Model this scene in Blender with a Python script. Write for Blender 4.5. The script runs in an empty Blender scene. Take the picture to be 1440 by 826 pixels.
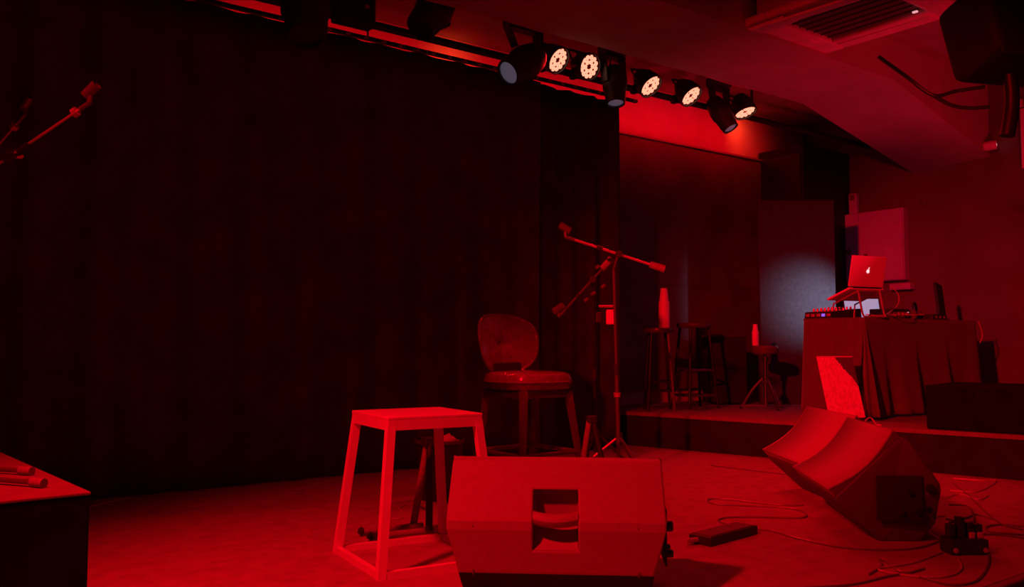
import bpy, bmesh, math, random
import numpy as np
from mathutils import Vector, Matrix, Euler
random.seed(7)
S = bpy.context.scene
col = S.collection
# ------------------------------------------------------------------ camera
FPX = 1225.0; CX, CY = 720.0, 413.0; HORIZ = 485.0; CAMH = 0.75
PITCH = math.atan((HORIZ - CY) / FPX); AZ = math.radians(53.07)
Fv = Vector((math.cos(AZ)*math.cos(PITCH), math.sin(AZ)*math.cos(PITCH), math.sin(PITCH)))
Rv = Vector((math.sin(AZ), -math.cos(AZ), 0)); Uv = Rv.cross(Fv); Cv = Vector((0, 0, CAMH))
cam_data = bpy.data.cameras.new('camera'); cam = bpy.data.objects.new('camera', cam_data)
cam_data.sensor_width = 36.0; cam_data.lens = FPX / 1440.0 * 36.0; cam_data.clip_start = 0.02
M = Matrix.Identity(4)
for r in range(3):
    M[r][0] = Rv[r]; M[r][1] = Uv[r]; M[r][2] = -Fv[r]; M[r][3] = Cv[r]
cam.matrix_world = M
col.objects.link(cam); S.camera = cam
# ------------------------------------------------------------------ world, lights, exposure
w = bpy.data.worlds.new('world'); S.world = w; w.use_nodes = True
bg = w.node_tree.nodes['Background']; bg.inputs[0].default_value = (1.0, 0.02, 0.05, 1); bg.inputs[1].default_value = 0.055
S.view_settings.view_transform = 'Standard'; S.view_settings.look = 'None'
S.view_settings.exposure = 0.0; S.view_settings.gamma = 1.0; S.view_settings.use_curve_mapping = False
RED = (1.0, 0.0004, 0.007)
def spot(name, loc, aim, watt, deg, blend=1.0, rad=0.08, color=RED):
    d = bpy.data.lights.new(name, 'SPOT'); d.energy = watt; d.color = color; d.spot_size = math.radians(deg)
    d.spot_blend = blend; d.shadow_soft_size = rad
    o = bpy.data.objects.new(name, d); col.objects.link(o); o.location = loc
    o.rotation_euler = (Vector(aim) - Vector(loc)).to_track_quat('-Z', 'Y').to_euler(); return o
def area(name, loc, aim, watt, sx, sy, color=RED):
    d = bpy.data.lights.new(name, 'AREA'); d.energy = watt; d.color = color; d.shape = 'RECTANGLE'; d.size = sx; d.size_y = sy
    o = bpy.data.objects.new(name, d); col.objects.link(o); o.location = loc
    o.rotation_euler = (Vector(aim) - Vector(loc)).to_track_quat('-Z', 'Y').to_euler(); return o
spot('key_spotlight', (-0.45, 1.85, 2.75), (1.15, 2.22, 0.2), 520, 66, 1.0, 0.10)       # red wash over the left of the stage
spot('key_spotlight', (-2.0, 0.9, 2.80), (5.3, 3.3, 0.75), 2300, 32, 1.0, 0.10)      # second one, thrown across to the music table
spot('chair_fill', (2.05, 2.75, 2.62), (2.90, 3.74, 0.66), 620, 19, 1.0, 0.14)    # added narrow fill with no fixture, brightens the leather chair
spot('beam_fill', (4.9, 0.75, -0.35), (6.3, 3.6, 2.5), 340, 62, 1.0, 0.10, (1.0, 0.003, 0.02))  # added unseen fill from below, lifts the beam and air conditioner
spot('wall_wash_spot', (3.42, 5.05, 2.72), (3.42, 5.3, 2.80), 3.0, 110, 1.0, 0.03, (1.0, 0.06, 0.012))
spot('wall_wash_spot', (6.62, 5.12, 2.86), (6.70, 5.3, 2.78), 2.4, 120, 1.0, 0.03, (1.0, 0.05, 0.012))
area('wall_wash_batten', (4.3, 4.76, 2.78), (4.3, 5.3, 2.66), 8, 5.2, 0.05).data.spread = math.radians(100)
# ------------------------------------------------------------------ pixel helpers (frame 1440 x 826)
def ray(x, y): return Fv + Rv*((x-CX)/FPX) - Uv*((y-CY)/FPX)
def onz(x, y, z=0.0): d = ray(x, y); return Cv + d*((z-CAMH)/d.z)
def onx(x, y, X): d = ray(x, y); return Cv + d*(X/d.x)
def ony(x, y, Y): d = ray(x, y); return Cv + d*(Y/d.y)
def at(x, y, depth): return Cv + ray(x, y)*depth
FH = Vector((math.cos(AZ), math.sin(AZ), 0))            # horizontal forward
# ------------------------------------------------------------------ materials
MATS = {}
def mat(name, base, rough=0.6, metal=0.0, nscale=0, namt=0.0, bump=0.0, bscale=200, spec=0.5, coat=0.0, emit=None, estr=0.0, sheen=0.0):
    if name in MATS: return MATS[name]
    m = bpy.data.materials.new(name); m.use_nodes = True; nt = m.node_tree; b = nt.nodes['Principled BSDF']
    b.inputs['Base Color'].default_value = (*base, 1); b.inputs['Roughness'].default_value = rough
    b.inputs['Metallic'].default_value = metal; b.inputs['Specular IOR Level'].default_value = spec
    b.inputs['Coat Weight'].default_value = coat; b.inputs['Coat Roughness'].default_value = 0.1
    b.inputs['Sheen Weight'].default_value = sheen
    tc = nt.nodes.new('ShaderNodeTexCoord')
    if nscale:
        n = nt.nodes.new('ShaderNodeTexNoise'); n.inputs['Scale'].default_value = nscale; n.inputs['Detail'].default_value = 6
        nt.links.new(tc.outputs['Object'], n.inputs['Vector'])
        r = nt.nodes.new('ShaderNodeValToRGB'); r.color_ramp.elements[0].position = 0.3; r.color_ramp.elements[1].position = 0.7
        r.color_ramp.elements[0].color = (*[c*(1-namt) for c in base], 1); r.color_ramp.elements[1].color = (*[min(1, c*(1+namt)) for c in base], 1)
        nt.links.new(n.outputs['Fac'], r.inputs['Fac']); nt.links.new(r.outputs['Color'], b.inputs['Base Color'])
    if bump:
        n2 = nt.nodes.new('ShaderNodeTexNoise'); n2.inputs['Scale'].default_value = bscale; n2.inputs['Detail'].default_value = 3
        nt.links.new(tc.outputs['Object'], n2.inputs['Vector'])
        bp = nt.nodes.new('ShaderNodeBump'); bp.inputs['Strength'].default_value = bump; bp.inputs['Distance'].default_value = 0.002
        nt.links.new(n2.outputs['Fac'], bp.inputs['Height']); nt.links.new(bp.outputs['Normal'], b.inputs['Normal'])
    if emit:
        b.inputs['Emission Color'].default_value = (*emit, 1); b.inputs['Emission Strength'].default_value = estr
    MATS[name] = m; return m
carpet = mat('stage_carpet', (0.42, 0.36, 0.36), 0.95, nscale=14, namt=0.16, bump=0.5, bscale=420, spec=0.1)
platform_m = mat('platform_carpet', (0.26, 0.23, 0.23), 0.9, nscale=20, namt=0.12, bump=0.4, bscale=380, spec=0.15)
skirt_m = mat('platform_skirt', (0.028, 0.025, 0.025), 0.85, nscale=8, namt=0.3, spec=0.2)
velvet = mat('black_velvet', (0.125, 0.11, 0.11), 0.95, nscale=6, namt=0.25, bump=0.2, bscale=150, spec=0.05)
velvet2 = mat('dark_red_velvet', (0.07, 0.06, 0.06), 0.9, nscale=6, namt=0.3, spec=0.1)
plaster = mat('white_plaster', (0.62, 0.58, 0.58), 0.8, nscale=5, namt=0.08, bump=0.2, bscale=60)
ceil_m = mat('painted_ceiling', (0.30, 0.27, 0.27), 0.85, nscale=4, namt=0.12, bump=0.2, bscale=50)
beam_m = mat('painted_beam', (0.46, 0.42, 0.44), 0.75, nscale=3, namt=0.1, bump=0.15, bscale=40)
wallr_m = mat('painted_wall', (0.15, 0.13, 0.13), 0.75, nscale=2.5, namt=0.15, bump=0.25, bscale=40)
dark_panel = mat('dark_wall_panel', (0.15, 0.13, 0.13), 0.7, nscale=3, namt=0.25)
black_metal = mat('black_metal', (0.02, 0.02, 0.02), 0.45, 0.3, nscale=40, namt=0.2)
black_plastic = mat('black_plastic', (0.028, 0.026, 0.026), 0.5, nscale=30, namt=0.15)
blackbox = mat('black_painted_wood', (0.012, 0.012, 0.012), 0.7, nscale=20, namt=0.2)
grey_shell = mat('speaker_shell', (0.35, 0.32, 0.33), 0.55, nscale=60, namt=0.06, bump=0.25, bscale=500, spec=0.4)
shell_dark = mat('speaker_side_shell', (0.11, 0.10, 0.10), 0.6, nscale=60, namt=0.06, bump=0.3, bscale=500)
grille_m = mat('speaker_grille', (0.42, 0.38, 0.38), 0.6, nscale=300, namt=0.35, bump=0.6, bscale=700)
chrome = mat('chrome', (0.75, 0.74, 0.74), 0.18, 1.0, nscale=30, namt=0.05)
dull_chrome = mat('dull_steel', (0.62, 0.58, 0.58), 0.38, 0.45, nscale=30, namt=0.1)
satin_black = mat('satin_black_tube', (0.16, 0.14, 0.14), 0.3, 0.3, nscale=40, namt=0.1)
white_paint = mat('white_painted_steel', (0.90, 0.86, 0.86), 0.5, nscale=25, namt=0.06, bump=0.1, bscale=120)
white_plastic = mat('white_plastic', (0.78, 0.75, 0.76), 0.4, nscale=30, namt=0.04)
ac_plastic = mat('aged_white_plastic', (0.80, 0.72, 0.80), 0.5, nscale=9, namt=0.12)
ac_dark = mat('air_filter_mesh', (0.10, 0.09, 0.09), 0.8, nscale=60, namt=0.3)
leather = mat('black_leather', (0.11, 0.09, 0.095), 0.2, nscale=40, namt=0.2, bump=0.12, bscale=160, coat=1.0)
wood_dark = mat('dark_stained_wood', (0.07, 0.055, 0.05), 0.4, nscale=18, namt=0.3, coat=0.2)
cloth_m = mat('table_cloth', (0.13, 0.11, 0.11), 0.85, nscale=25, namt=0.12, bump=0.2, bscale=300, sheen=0.2)
cable_m = mat('black_cable', (0.20, 0.18, 0.18), 0.3, nscale=20, namt=0.1, spec=0.7)
cable_l = mat('grey_cable', (0.6, 0.55, 0.55), 0.4, nscale=20, namt=0.1)
alu = mat('silver_aluminium', (0.92, 0.9, 0.9), 0.5, 0.0, nscale=50, namt=0.03)
cab_m = mat('grey_cabinet_paint', (0.56, 0.55, 0.95), 0.6, nscale=7, namt=0.1)
led_m = mat('red_led_lens', (0.9, 0.3, 0.2), 0.3, nscale=50, namt=0.05, emit=(1.0, 0.40, 0.25), estr=1.3)
par_face = mat('par_face_reflector', (0.35, 0.02, 0.02), 0.3, 0.5, nscale=50, namt=0.05)
lens_m = mat('lens_glass_glint', (0.25, 0.25, 0.32), 0.08, nscale=50, namt=0.1, coat=1.0, emit=(0.55, 0.5, 0.75), estr=0.10)  # faint emission stands in for a reflection in the glass
logo_m = mat('lit_logo', (1, 1, 1), 0.4, nscale=50, namt=0.02, emit=(1.0, 0.72, 0.78), estr=1.0)
screen_m = mat('lit_screen', (0.1, 0.1, 0.12), 0.2, nscale=50, namt=0.02, emit=(0.62, 0.5, 0.8), estr=0.55)
blue_led = mat('blue_led', (0.1, 0.1, 0.3), 0.3, nscale=50, namt=0.02, emit=(0.35, 0.12, 1.0), estr=0.8)
led_and_glint = mat('white_led_and_glint', (0.5, 0.5, 0.5), 0.3, nscale=50, namt=0.02, emit=(1.0, 0.45, 0.5), estr=0.8)
stain_m = mat('dark_stain', (0.18, 0.14, 0.15), 0.8, nscale=20, namt=0.3)
sticker_m = mat('white_sticker', (0.95, 0.9, 0.9), 0.5, nscale=20, namt=0.03)
ink_m = mat('grey_ink', (0.25, 0.22, 0.22), 0.6, nscale=20, namt=0.1)
blue_rail = mat('blue_painted_rail', (0.08, 0.05, 0.5), 0.5, nscale=20, namt=0.1)
paper_m = mat('tissue_paper', (0.9, 0.86, 0.86), 0.8, nscale=20, namt=0.05)
foam_m = mat('black_foam', (0.30, 0.27, 0.27), 0.8, nscale=90, namt=0.2, bump=0.3, bscale=300)
nosing_m = mat('worn_edge_trim', (0.5, 0.46, 0.46), 0.4, 0.6, nscale=40, namt=0.2)
# ------------------------------------------------------------------ mesh builder
def xf(loc=(0,0,0), rot=(0,0,0)): return Matrix.Translation(Vector(loc)) @ Euler(rot).to_matrix().to_4x4()
class MB:
    def __init__(s): s.bm = bmesh.new()
    def _add(s, fn, m=None):
        t = bmesh.new(); fn(t)
        if m is not None: bmesh.ops.transform(t, matrix=m, verts=t.verts)
        me = bpy.data.meshes.new('tmp'); t.to_mesh(me); t.free(); s.bm.from_mesh(me); bpy.data.meshes.remove(me); return s
    def box(s, c, size, rot=(0,0,0), bev=0.0, seg=2, m=None):
        def fn(t):
            bmesh.ops.create_cube(t, size=1.0); bmesh.ops.scale(t, vec=Vector(size), verts=t.verts)
            if bev > 0: bmesh.ops.bevel(t, geom=t.edges[:], offset=min(bev, min(size)*0.48), segments=seg, affect='EDGES', profile=0.5)
        return s._add(fn, m if m is not None else xf(c, rot))
    def hexa(s, b, t):       # bottom 4 points, top 4 points
        bm = s.bm; v = [bm.verts.new(Vector(p)) for p in list(b)+list(t)]
        for f in ((3,2,1,0),(4,5,6,7),(0,1,5,4),(1,2,6,5),(2,3,7,6),(3,0,4,7)): bm.faces.new([v[i] for i in f])
        return s
    def cyl(s, p0, p1, r0, r1=None, seg=16, cap=True):
        r1 = r0 if r1 is None else r1; p0, p1 = Vector(p0), Vector(p1); d = p1-p0
        q = d.to_track_quat('Z', 'Y').to_matrix()
        a = [s.bm.verts.new(p0 + q @ Vector((r0*math.cos(2*math.pi*i/seg), r0*math.sin(2*math.pi*i/seg), 0))) for i in range(seg)]
        b = [s.bm.verts.new(p1 + q @ Vector((r1*math.cos(2*math.pi*i/seg), r1*math.sin(2*math.pi*i/seg), 0))) for i in range(seg)]
        for i in range(seg): s.bm.faces.new((a[i], a[(i+1)%seg], b[(i+1)%seg], b[i]))
        if cap: s.bm.faces.new(a[::-1]); s.bm.faces.new(b)
        return s
    def lathe(s, prof, origin=(0,0,0), axis=(0,0,1), seg=24):
        o = Vector(origin); q = Vector(axis).to_track_quat('Z', 'Y').to_matrix(); rings = []
        for r, z in prof:
            if r < 1e-6: rings.append([s.bm.verts.new(o + q @ Vector((0, 0, z)))])
            else: rings.append([s.bm.verts.new(o + q @ Vector((r*math.cos(2*math.pi*i/seg), r*math.sin(2*math.pi*i/seg), z))) for i in range(seg)])
        for a, b in zip(rings, rings[1:]):
            for i in range(seg):
                j = (i+1) % seg
                if len(a) == 1 and len(b) == 1: continue
                if len(a) == 1: s.bm.faces.new((a[0], b[j], b[i]))
                elif len(b) == 1: s.bm.faces.new((a[i], a[j], b[0]))
                else: s.bm.faces.new((a[i], a[j], b[j], b[i]))
        return s
    def tube(s, pts, r, seg=8, smooth=True, sub=5):
        pts = [Vector(p) for p in pts]
        if smooth and len(pts) > 2:
            P = [pts[0]*2-pts[1]] + pts + [pts[-1]*2-pts[-2]]; out = []
            for i in range(1, len(P)-2):
                for k in range(sub):
                    t = k/sub; a, b, c, d = P[i-1], P[i], P[i+1], P[i+2]
                    out.append(0.5*((2*b) + (c-a)*t + (2*a-5*b+4*c-d)*t*t + (3*b-a-3*c+d)*t**3))
            out.append(pts[-1]); pts = out
        rings = []; up = Vector((0, 0, 1))
        for i, p in enumerate(pts):
            t = (pts[min(i+1, len(pts)-1)] - pts[max(i-1, 0)]).normalized()
            if t.length < 0.5: t = Vector((1, 0, 0))
            n = up - t*up.dot(t)
            if n.length < 0.05: n = Vector((1, 0, 0)) - t*t.x
            n.normalize(); b = t.cross(n); up = n if i and abs(t.z) > 0.5 else Vector((0, 0, 1))
            rings.append([s.bm.verts.new(p + (n*math.cos(2*math.pi*k/seg) + b*math.sin(2*math.pi*k/seg))*r) for k in range(seg)])
        for a, b in zip(rings, rings[1:]):
            for k in range(seg): s.bm.faces.new((a[k], a[(k+1)%seg], b[(k+1)%seg], b[k]))
        s.bm.faces.new(rings[0][::-1]); s.bm.faces.new(rings[-1]); return s
    def prism(s, poly, h, m=None):    # poly in local xy, extruded 0..h in local z
        def fn(t):
            a = [t.verts.new((x, y, 0)) for x, y in poly]; b = [t.verts.new((x, y, h)) for x, y in poly]; n = len(poly)
            t.faces.new(a[::-1]); t.faces.new(b)
            for i in range(n): t.faces.new((a[i], a[(i+1)%n], b[(i+1)%n], b[i]))
        return s._add(fn, m)
    def ball(s, c, r, sx=1, sy=1, sz=1, sub=2):
        def fn(t):
            bmesh.ops.create_icosphere(t, subdivisions=sub, radius=r); bmesh.ops.scale(t, vec=(sx, sy, sz), verts=t.verts)
        return s._add(fn, xf(c))
    def grid(s, fn, nu, nv, thick=0.0):
        vs = [[s.bm.verts.new(fn(i/nu, j/nv)) for j in range(nv+1)] for i in range(nu+1)]
        for i in range(nu):
            for j in range(nv): s.bm.faces.new((vs[i][j], vs[i+1][j], vs[i+1][j+1], vs[i][j+1]))
        return s
    def build(s, name, material, parent=None, smooth=False, world=False, fixn=True, kind=None):
        if fixn: bmesh.ops.recalc_face_normals(s.bm, faces=s.bm.faces)
        if world and parent is not None:
            inv = parent.matrix_basis.inverted(); bmesh.ops.transform(s.bm, matrix=inv, verts=s.bm.verts)
        me = bpy.data.meshes.new(name); s.bm.to_mesh(me); s.bm.free()
        if smooth:
            for p in me.polygons: p.use_smooth = True
            try: me.set_sharp_from_angle(angle=math.radians(38))
            except Exception: pass
        if material is not None: me.materials.append(material)
        o = bpy.data.objects.new(name, me); col.objects.link(o)
        if parent is not None: o.parent = parent
        if kind: o['kind'] = kind
        return o
def tag(o, label, cat, group=None, kind=None):
    o['label'] = label; o['category'] = cat
    if group: o['group'] = group
    if kind: o['kind'] = kind
    return o
def thing(name, label, cat, loc=(0,0,0), rz=0.0, group=None):
    o = bpy.data.objects.new(name, None); col.objects.link(o); o.empty_display_size = 0.1
    o.matrix_basis = xf(loc, (0, 0, rz)); return tag(o, label, cat, group)
def copy_tree(o, parent=None):
    c = o.copy(); col.objects.link(c); c.parent = parent
    for ch in [x for x in list(col.objects) if x.parent == o]: copy_tree(ch, c)
    return c
def solidify(o, t, offset=-1):
    m = o.modifiers.new('thickness', 'SOLIDIFY'); m.thickness = t; m.offset = offset; return o

# ================================================================== the setting
WX, WY = 7.75, 5.30          # right wall, back wall
b = MB().box((2.9, (1.32+WY+0.2)/2, -0.2), (10.2, WY+0.2-1.32, 0.4)); tag(b.build('floor', carpet), 'red-lit carpeted stage floor', 'floor', kind='structure')
b = MB().box((2.9, 1.30, -0.016), (10.2, 0.035, 0.034), bev=0.006); tag(b.build('trim_1', nosing_m), 'worn edge strip along the front of the stage floor', 'trim', kind='structure')
b = MB().box((2.9, -1.2, -0.45), (10.2, 5.0, 0.1)); tag(b.build('floor_audience', skirt_m), 'dark lower floor in front of the stage', 'floor', kind='structure')
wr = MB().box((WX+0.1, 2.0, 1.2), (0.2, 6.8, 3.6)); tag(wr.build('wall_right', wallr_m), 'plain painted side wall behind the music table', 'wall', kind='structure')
wb = MB().box((2.9, WY+0.1, 1.3), (10.2, 0.2, 3.4)); tag(wb.build('wall_back', plaster), 'pale back wall lit red above the black drape', 'wall', kind='structure')
wl = MB().box((-2.25, 2.0, 1.2), (0.1, 6.8, 3.6)); tag(wl.build('wall_left', velvet), 'black side wall beyond the drum riser', 'wall', kind='structure')
ce = MB().box((2.9, 2.0, 3.08), (10.4, 6.8, 0.16)); tag(ce.build('ceiling', ceil_m), 'dark painted ceiling above the stage', 'ceiling', kind='structure')
# beam across the ceiling with its haunch down to the right wall
bx0, bx1, bx2 = -2.2, 6.05, WX
y0, y1 = 3.36, 4.14
bmb = MB(); bmb.hexa([(bx0,y0,2.70),(bx1,y0,2.70),(bx1,y1,2.70),(bx0,y1,2.70)], [(bx0,y0,3.0),(bx1,y0,3.0),(bx1,y1,3.0),(bx0,y1,3.0)])
bmb.hexa([(bx1,y0,2.70),(bx2,y0+.1,2.37),(bx2,y1,2.33),(bx1,y1,2.70)], [(bx1,y0,3.0),(bx2,y0+.1,3.0),(bx2,y1,3.0),(bx1,y1,3.0)])
tag(bmb.build('ceiling_beam', beam_m), 'wide painted ceiling beam sloping down to the side wall', 'beam', kind='structure')
# stage platform at the right back
ptop = [(4.50, 5.28), (4.66, 4.62), (4.92, 3.40), (5.34, 1.36), (WX-.002, 1.36), (WX-.002, 5.28)]
pb = thing('stage_platform', 'low carpeted platform carrying the music table and drum throne', 'platform', (4.9, 3.4, 0)); pb['kind'] = 'structure'
MB().prism([(x, y) for x, y in ptop], 0.225).build('skirt', skirt_m, pb, world=True)
MB().prism([(x-(.015 if x < 6 else 0), y) for x, y in ptop], 0.025, xf((0, 0, .225))).build('deck', platform_m, pb, world=True)
# dark lower covering of the back wall
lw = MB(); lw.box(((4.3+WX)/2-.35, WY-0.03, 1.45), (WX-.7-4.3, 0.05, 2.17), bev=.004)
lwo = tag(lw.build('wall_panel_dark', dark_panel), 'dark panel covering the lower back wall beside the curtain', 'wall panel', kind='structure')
MB().box(((4.3+WX)/2-.35, WY-0.06, 2.535), (WX-.7-4.3, 0.03, 0.02), bev=.003).build('panel_rail', nosing_m, lwo)
for zz in (1.28, 1.82): MB().box(((4.3+WX)/2-.35, WY-0.058, zz), (WX-.7-4.3, 0.008, 0.012)).build('batten', dark_panel, lwo)

# ================================================================== curtain, rail, bar
def curtain(name, label, xa, xb, y, z0, z1, mt, freq, amp, seed):
    rnd = random.Random(seed); ph = [rnd.uniform(0, 6.28) for _ in range(4)]
    n = int((xb-xa)*60)
    def fn(u, v):
        x = xa+(xb-xa)*u; k = 1.0-.25*v
        yy = y + amp*k*(math.sin(freq*x+ph[0]) + .45*math.sin(freq*1.73*x+ph[1]+.4*v) + .3*math.sin(freq*.61*x+ph[2]))
        return Vector((x+.01*math.sin(3*v+ph[3]), yy, z0+(z1-z0)*v))
    o = MB().grid(fn, n, 14).build(name, mt, None, smooth=True); solidify(o, .004)
    return tag(o, label, 'curtain')
curtain('stage_curtain', 'wide black stage curtain hanging behind the leather chair', -2.15, 3.72, 4.62, 0.012, 2.565, velvet, 24, .014, 3)
curtain('stage_curtain', 'narrow dark curtain panel hanging beside the wall panel', 3.70, 4.505, 4.66, 0.012, 2.56, velvet2, 30, .02, 5)
rail = thing('curtain_rail', 'thin metal rail the black curtain hangs from', 'rail', (1.2, 4.62, 2.585))
MB().box((0, 0, 0), (6.9, 0.03, 0.022), bev=.004).build('track', black_metal, rail)
for i in range(24):
    x = 1.9-1.2+i*0.118
    MB().box((x, -.018, -.004), (0.03, 0.008, 0.012), bev=.003).build('glider', dull_chrome, rail)
for x in (-3.0, -0.9, 1.2, 3.2): MB().cyl((x, .02, .012), (x, .02, .414), .006, seg=8).build('hanger', black_metal, rail)
bar = thing('lighting_bar', 'long black pipe that carries the stage lights', 'pipe', (3.3, 4.52, 2.635))
MB().cyl((-5.2, 0, 0), (4.35, 0, 0), .024, seg=16).build('pipe', black_metal, bar, smooth=True)
for x in (-4.2, -1.9, .35, 2.6, 4.2): MB().cyl((x, 0, .02), (x, 0, .364), .012, seg=8).build('hanger', black_metal, bar)
lb = thing('safety_cable', 'thin cable strung along the lower back edge of the ceiling beam', 'cable', (3, 4.15, 2.72))
MB().tube([(x-3, .006, -.012+.006*math.sin(x*7)) for x in np.arange(1.6, 6.0, .2)], .004, 6).build('cord', cable_l, lb, smooth=True)

# ================================================================== lit LED pars
def frame_from_normal(n):
    n = n.normalized(); q = n.to_track_quat('Z', 'Y'); return q.to_matrix().to_4x4()
def clamp_to_bar(t, top, x):
    m = MB(); m.cyl(top, (x, 4.52, 2.625), .009, seg=8); m.box((x, 4.52, 2.635), (.045, .066, .066), bev=.01); m.build('clamp', black_metal, t, world=True, smooth=True)
led_mesh = None
def led_par(px, py, n_cam, label, aim, watt):
    global led_mesh
    Y = 4.36; c = ony(px, py, Y); n = (Rv*n_cam[0] + Uv*n_cam[1] - Fv*n_cam[2]).normalized()
    t = thing('led_par_light', label, 'stage light', c); Mx = Matrix.Translation(c) @ frame_from_normal(n)
    def w2(v): return Mx @ Vector(v)
    m = MB(); m.lathe([(.0, -.15), (.05, -.15), (.082, -.09), (.094, -.02), (.094, .012), (.088, .012), (.088, -.012), (0, -.012)], c, n, 28)
    m.build('housing', black_plastic, t, smooth=True, world=True)
    MB().lathe([(0, -.006), (.086, -.006), (.086, -.011), (0, -.011)], c, n, 28).build('face_plate', par_face, t, world=True)
    if led_mesh is None:
        lm = MB(); lm.lathe([(0, .009), (.010, .007), (.0168, 0), (.0168, -.004)], (0,0,0), (0,0,1), 10)
        o = lm.build('led', led_m, None, smooth=True); led_mesh = o.data; bpy.data.objects.remove(o)
    inv = t.matrix_basis.inverted()
    for k in range(18):
        rr, a = (.064, 2*math.pi*k/12) if k < 12 else (.033, 2*math.pi*(k-12)/6+.26)
        o = bpy.data.objects.new('led', led_mesh); col.objects.link(o); o.parent = t
        o.matrix_basis = inv @ Mx @ xf((rr*math.cos(a), rr*math.sin(a), -.004))
    # yoke: side arms and cross bar, in the plane of the bar
    side = Vector((1, 0, 0)); side = (side - n*side.dot(n)).normalized()
    top = c + Vector((0, .10, .13)) - n*.02
    y = MB()
    for sg in (-1, 1): y.tube([c - n*.05 + side*.098*sg, c - n*.04 + side*.104*sg + Vector((0, .05, .07)), top + side*.09*sg], .008, 6, smooth=False)
    y.tube([top - side*.092, top + side*.092], .008, 6, smooth=False); y.build('yoke', black_metal, t, world=True)
    clamp_to_bar(t, top, top.x)
    for sg in (-1, 1): MB().cyl(c - n*.05 + side*.10*sg, c - n*.05 + side*.125*sg, .016, seg=10).build('knob', black_plastic, t, world=True)
    d = bpy.data.lights.new('led_par_beam', 'SPOT'); d.energy = watt; d.color = RED; d.spot_size = math.radians(95); d.spot_blend = .9; d.shadow_soft_size = .07
    lo = bpy.data.objects.new('led_par_beam', d); col.objects.link(lo); lo.parent = t
    lo.matrix_basis = Matrix.Translation(n*.03) @ (Vector(aim) - c).to_track_quat('-Z', 'Y').to_matrix().to_4x4()
    return t
led_par(785, 85, (.58, -.48, .50), 'lit red LED par light nearest the grey-lensed barrel spotlight over the black curtain', (2.2, 2.2, 0), 26)
led_par(829, 94, (.50, -.28, .62), 'lit red LED par light between the other round lit light and the downward barrel', (3.0, 2.6, 0), 26)
led_par(915, 121, (.46, -.62, .46), 'lit red LED par light over the left end of the bright red wall strip', (3.4, 2.8, 0), 42)
led_par(972, 135, (.44, -.64, .44), 'lit red LED par light over the middle of the bright red wall strip', (4.0, 2.6, 0), 42)
led_par(1048, 158, (.26, -.92, .34), 'lit red LED par light tipped steeply down beside the corner cabinet', (4.6, 2.6, 0), 42)

# ================================================================== dark barrel spotlights
def barrel_light(px, py, Y, dirn, label, L=.24, r=.075, lens=True, gr='barrel spotlights on the lighting bar'):
    c = ony(px, py, Y); n = (Rv*dirn[0] + Uv*dirn[1] - Fv*dirn[2]).normalized()      # c = lens centre
    t = thing('barrel_spotlight', label, 'stage light', c, group=gr)
    MB().lathe([(0, -L-.04), (r*.7, -L-.04), (r*.95, -L), (r*1.12, -L*.7), (r*1.12, -L*.5), (r, -L*.45), (r*.92, -.02), (r*.86, 0), (r*.74, 0), (r*.72, -.02), (0, -.02)], c, n, 24).build('barrel', black_plastic, t, smooth=True, world=True)
    if lens: MB().lathe([(0, .006), (r*.4, .002), (r*.72, -.012), (r*.72, -.018), (0, -.018)], c, n, 24).build('lens', lens_m, t, smooth=True, world=True)
    mid = c - n*L*.6; side = Vector((1, 0, 0)); side = (side - n*side.dot(n)).normalized()
    top = Vector((mid.x, mid.y+.02, max(mid.z+.15, 2.74)))
    y = MB()
    for sg in (-1, 1):
        p0 = mid + side*(r*1.12+.006)*sg; p1 = top + Vector((r*1.2*sg, 0, 0)); d = p1-p0
        y.hexa([p0+Vector((-.006,-.03,0)), p0+Vector((.006,-.03,0)), p0+Vector((.006,.03,0)), p0+Vector((-.006,.03,0))], [p1+Vector((-.006,-.03,0)), p1+Vector((.006,-.03,0)), p1+Vector((.006,.03,0)), p1+Vector((-.006,.03,0))])
    y.box(top+Vector((0, 0, .01)), (r*2.5, .07, .02)); y.build('yoke', black_metal, t, world=True)
    MB().box(top+Vector((0, 0, .055)), (r*2.3, .13, .07), bev=.012).build('base', black_plastic, t, world=True)
    MB().cyl(top+Vector((0, 0, .08)), (top.x, top.y, 3.0), .012, seg=8).build('hanger', black_metal, t, world=True)
    return t
barrel_light(714, 103, 4.28, (-.62, -.52, .55), 'black barrel spotlight with grey lens pointing down beside the glowing red wall strip', .27, .098)
barrel_light(866, 146, 4.30, (.02, -.95, .3), 'black barrel spotlight hanging straight down between two pairs of lit pars', .24, .075)
barrel_light(1028, 181, 4.30, (.42, -.82, .30), 'black barrel spotlight tilted down in front of the bright red wall strip', .25, .072)
barrel_light(432, 52, 4.15, (.12, -.75, .35), 'large dark unlit spotlight hanging high over the black curtain', .34, .115, False)
barrel_light(590, 40, 4.30, (-.3, -.5, .3), 'dark unlit spotlight hanging above the glowing red wall strip', .26, .10, False)
sp = ony(497, 24, 4.44); t = thing('power_box', 'black junction box fixed to the lighting bar above the curtain', 'box', sp)
MB().box((0, 0, .06), (.24, .10, .22), bev=.012).build('body', blackbox, t); MB().cyl((0, .0, .15), (0, .0, 3.0-sp.z), .012, seg=8).build('hanger', black_metal, t)
MB().box((.06, -.053, .06), (.03, .008, .018), bev=.003).build('indicator', dull_chrome, t)

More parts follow.
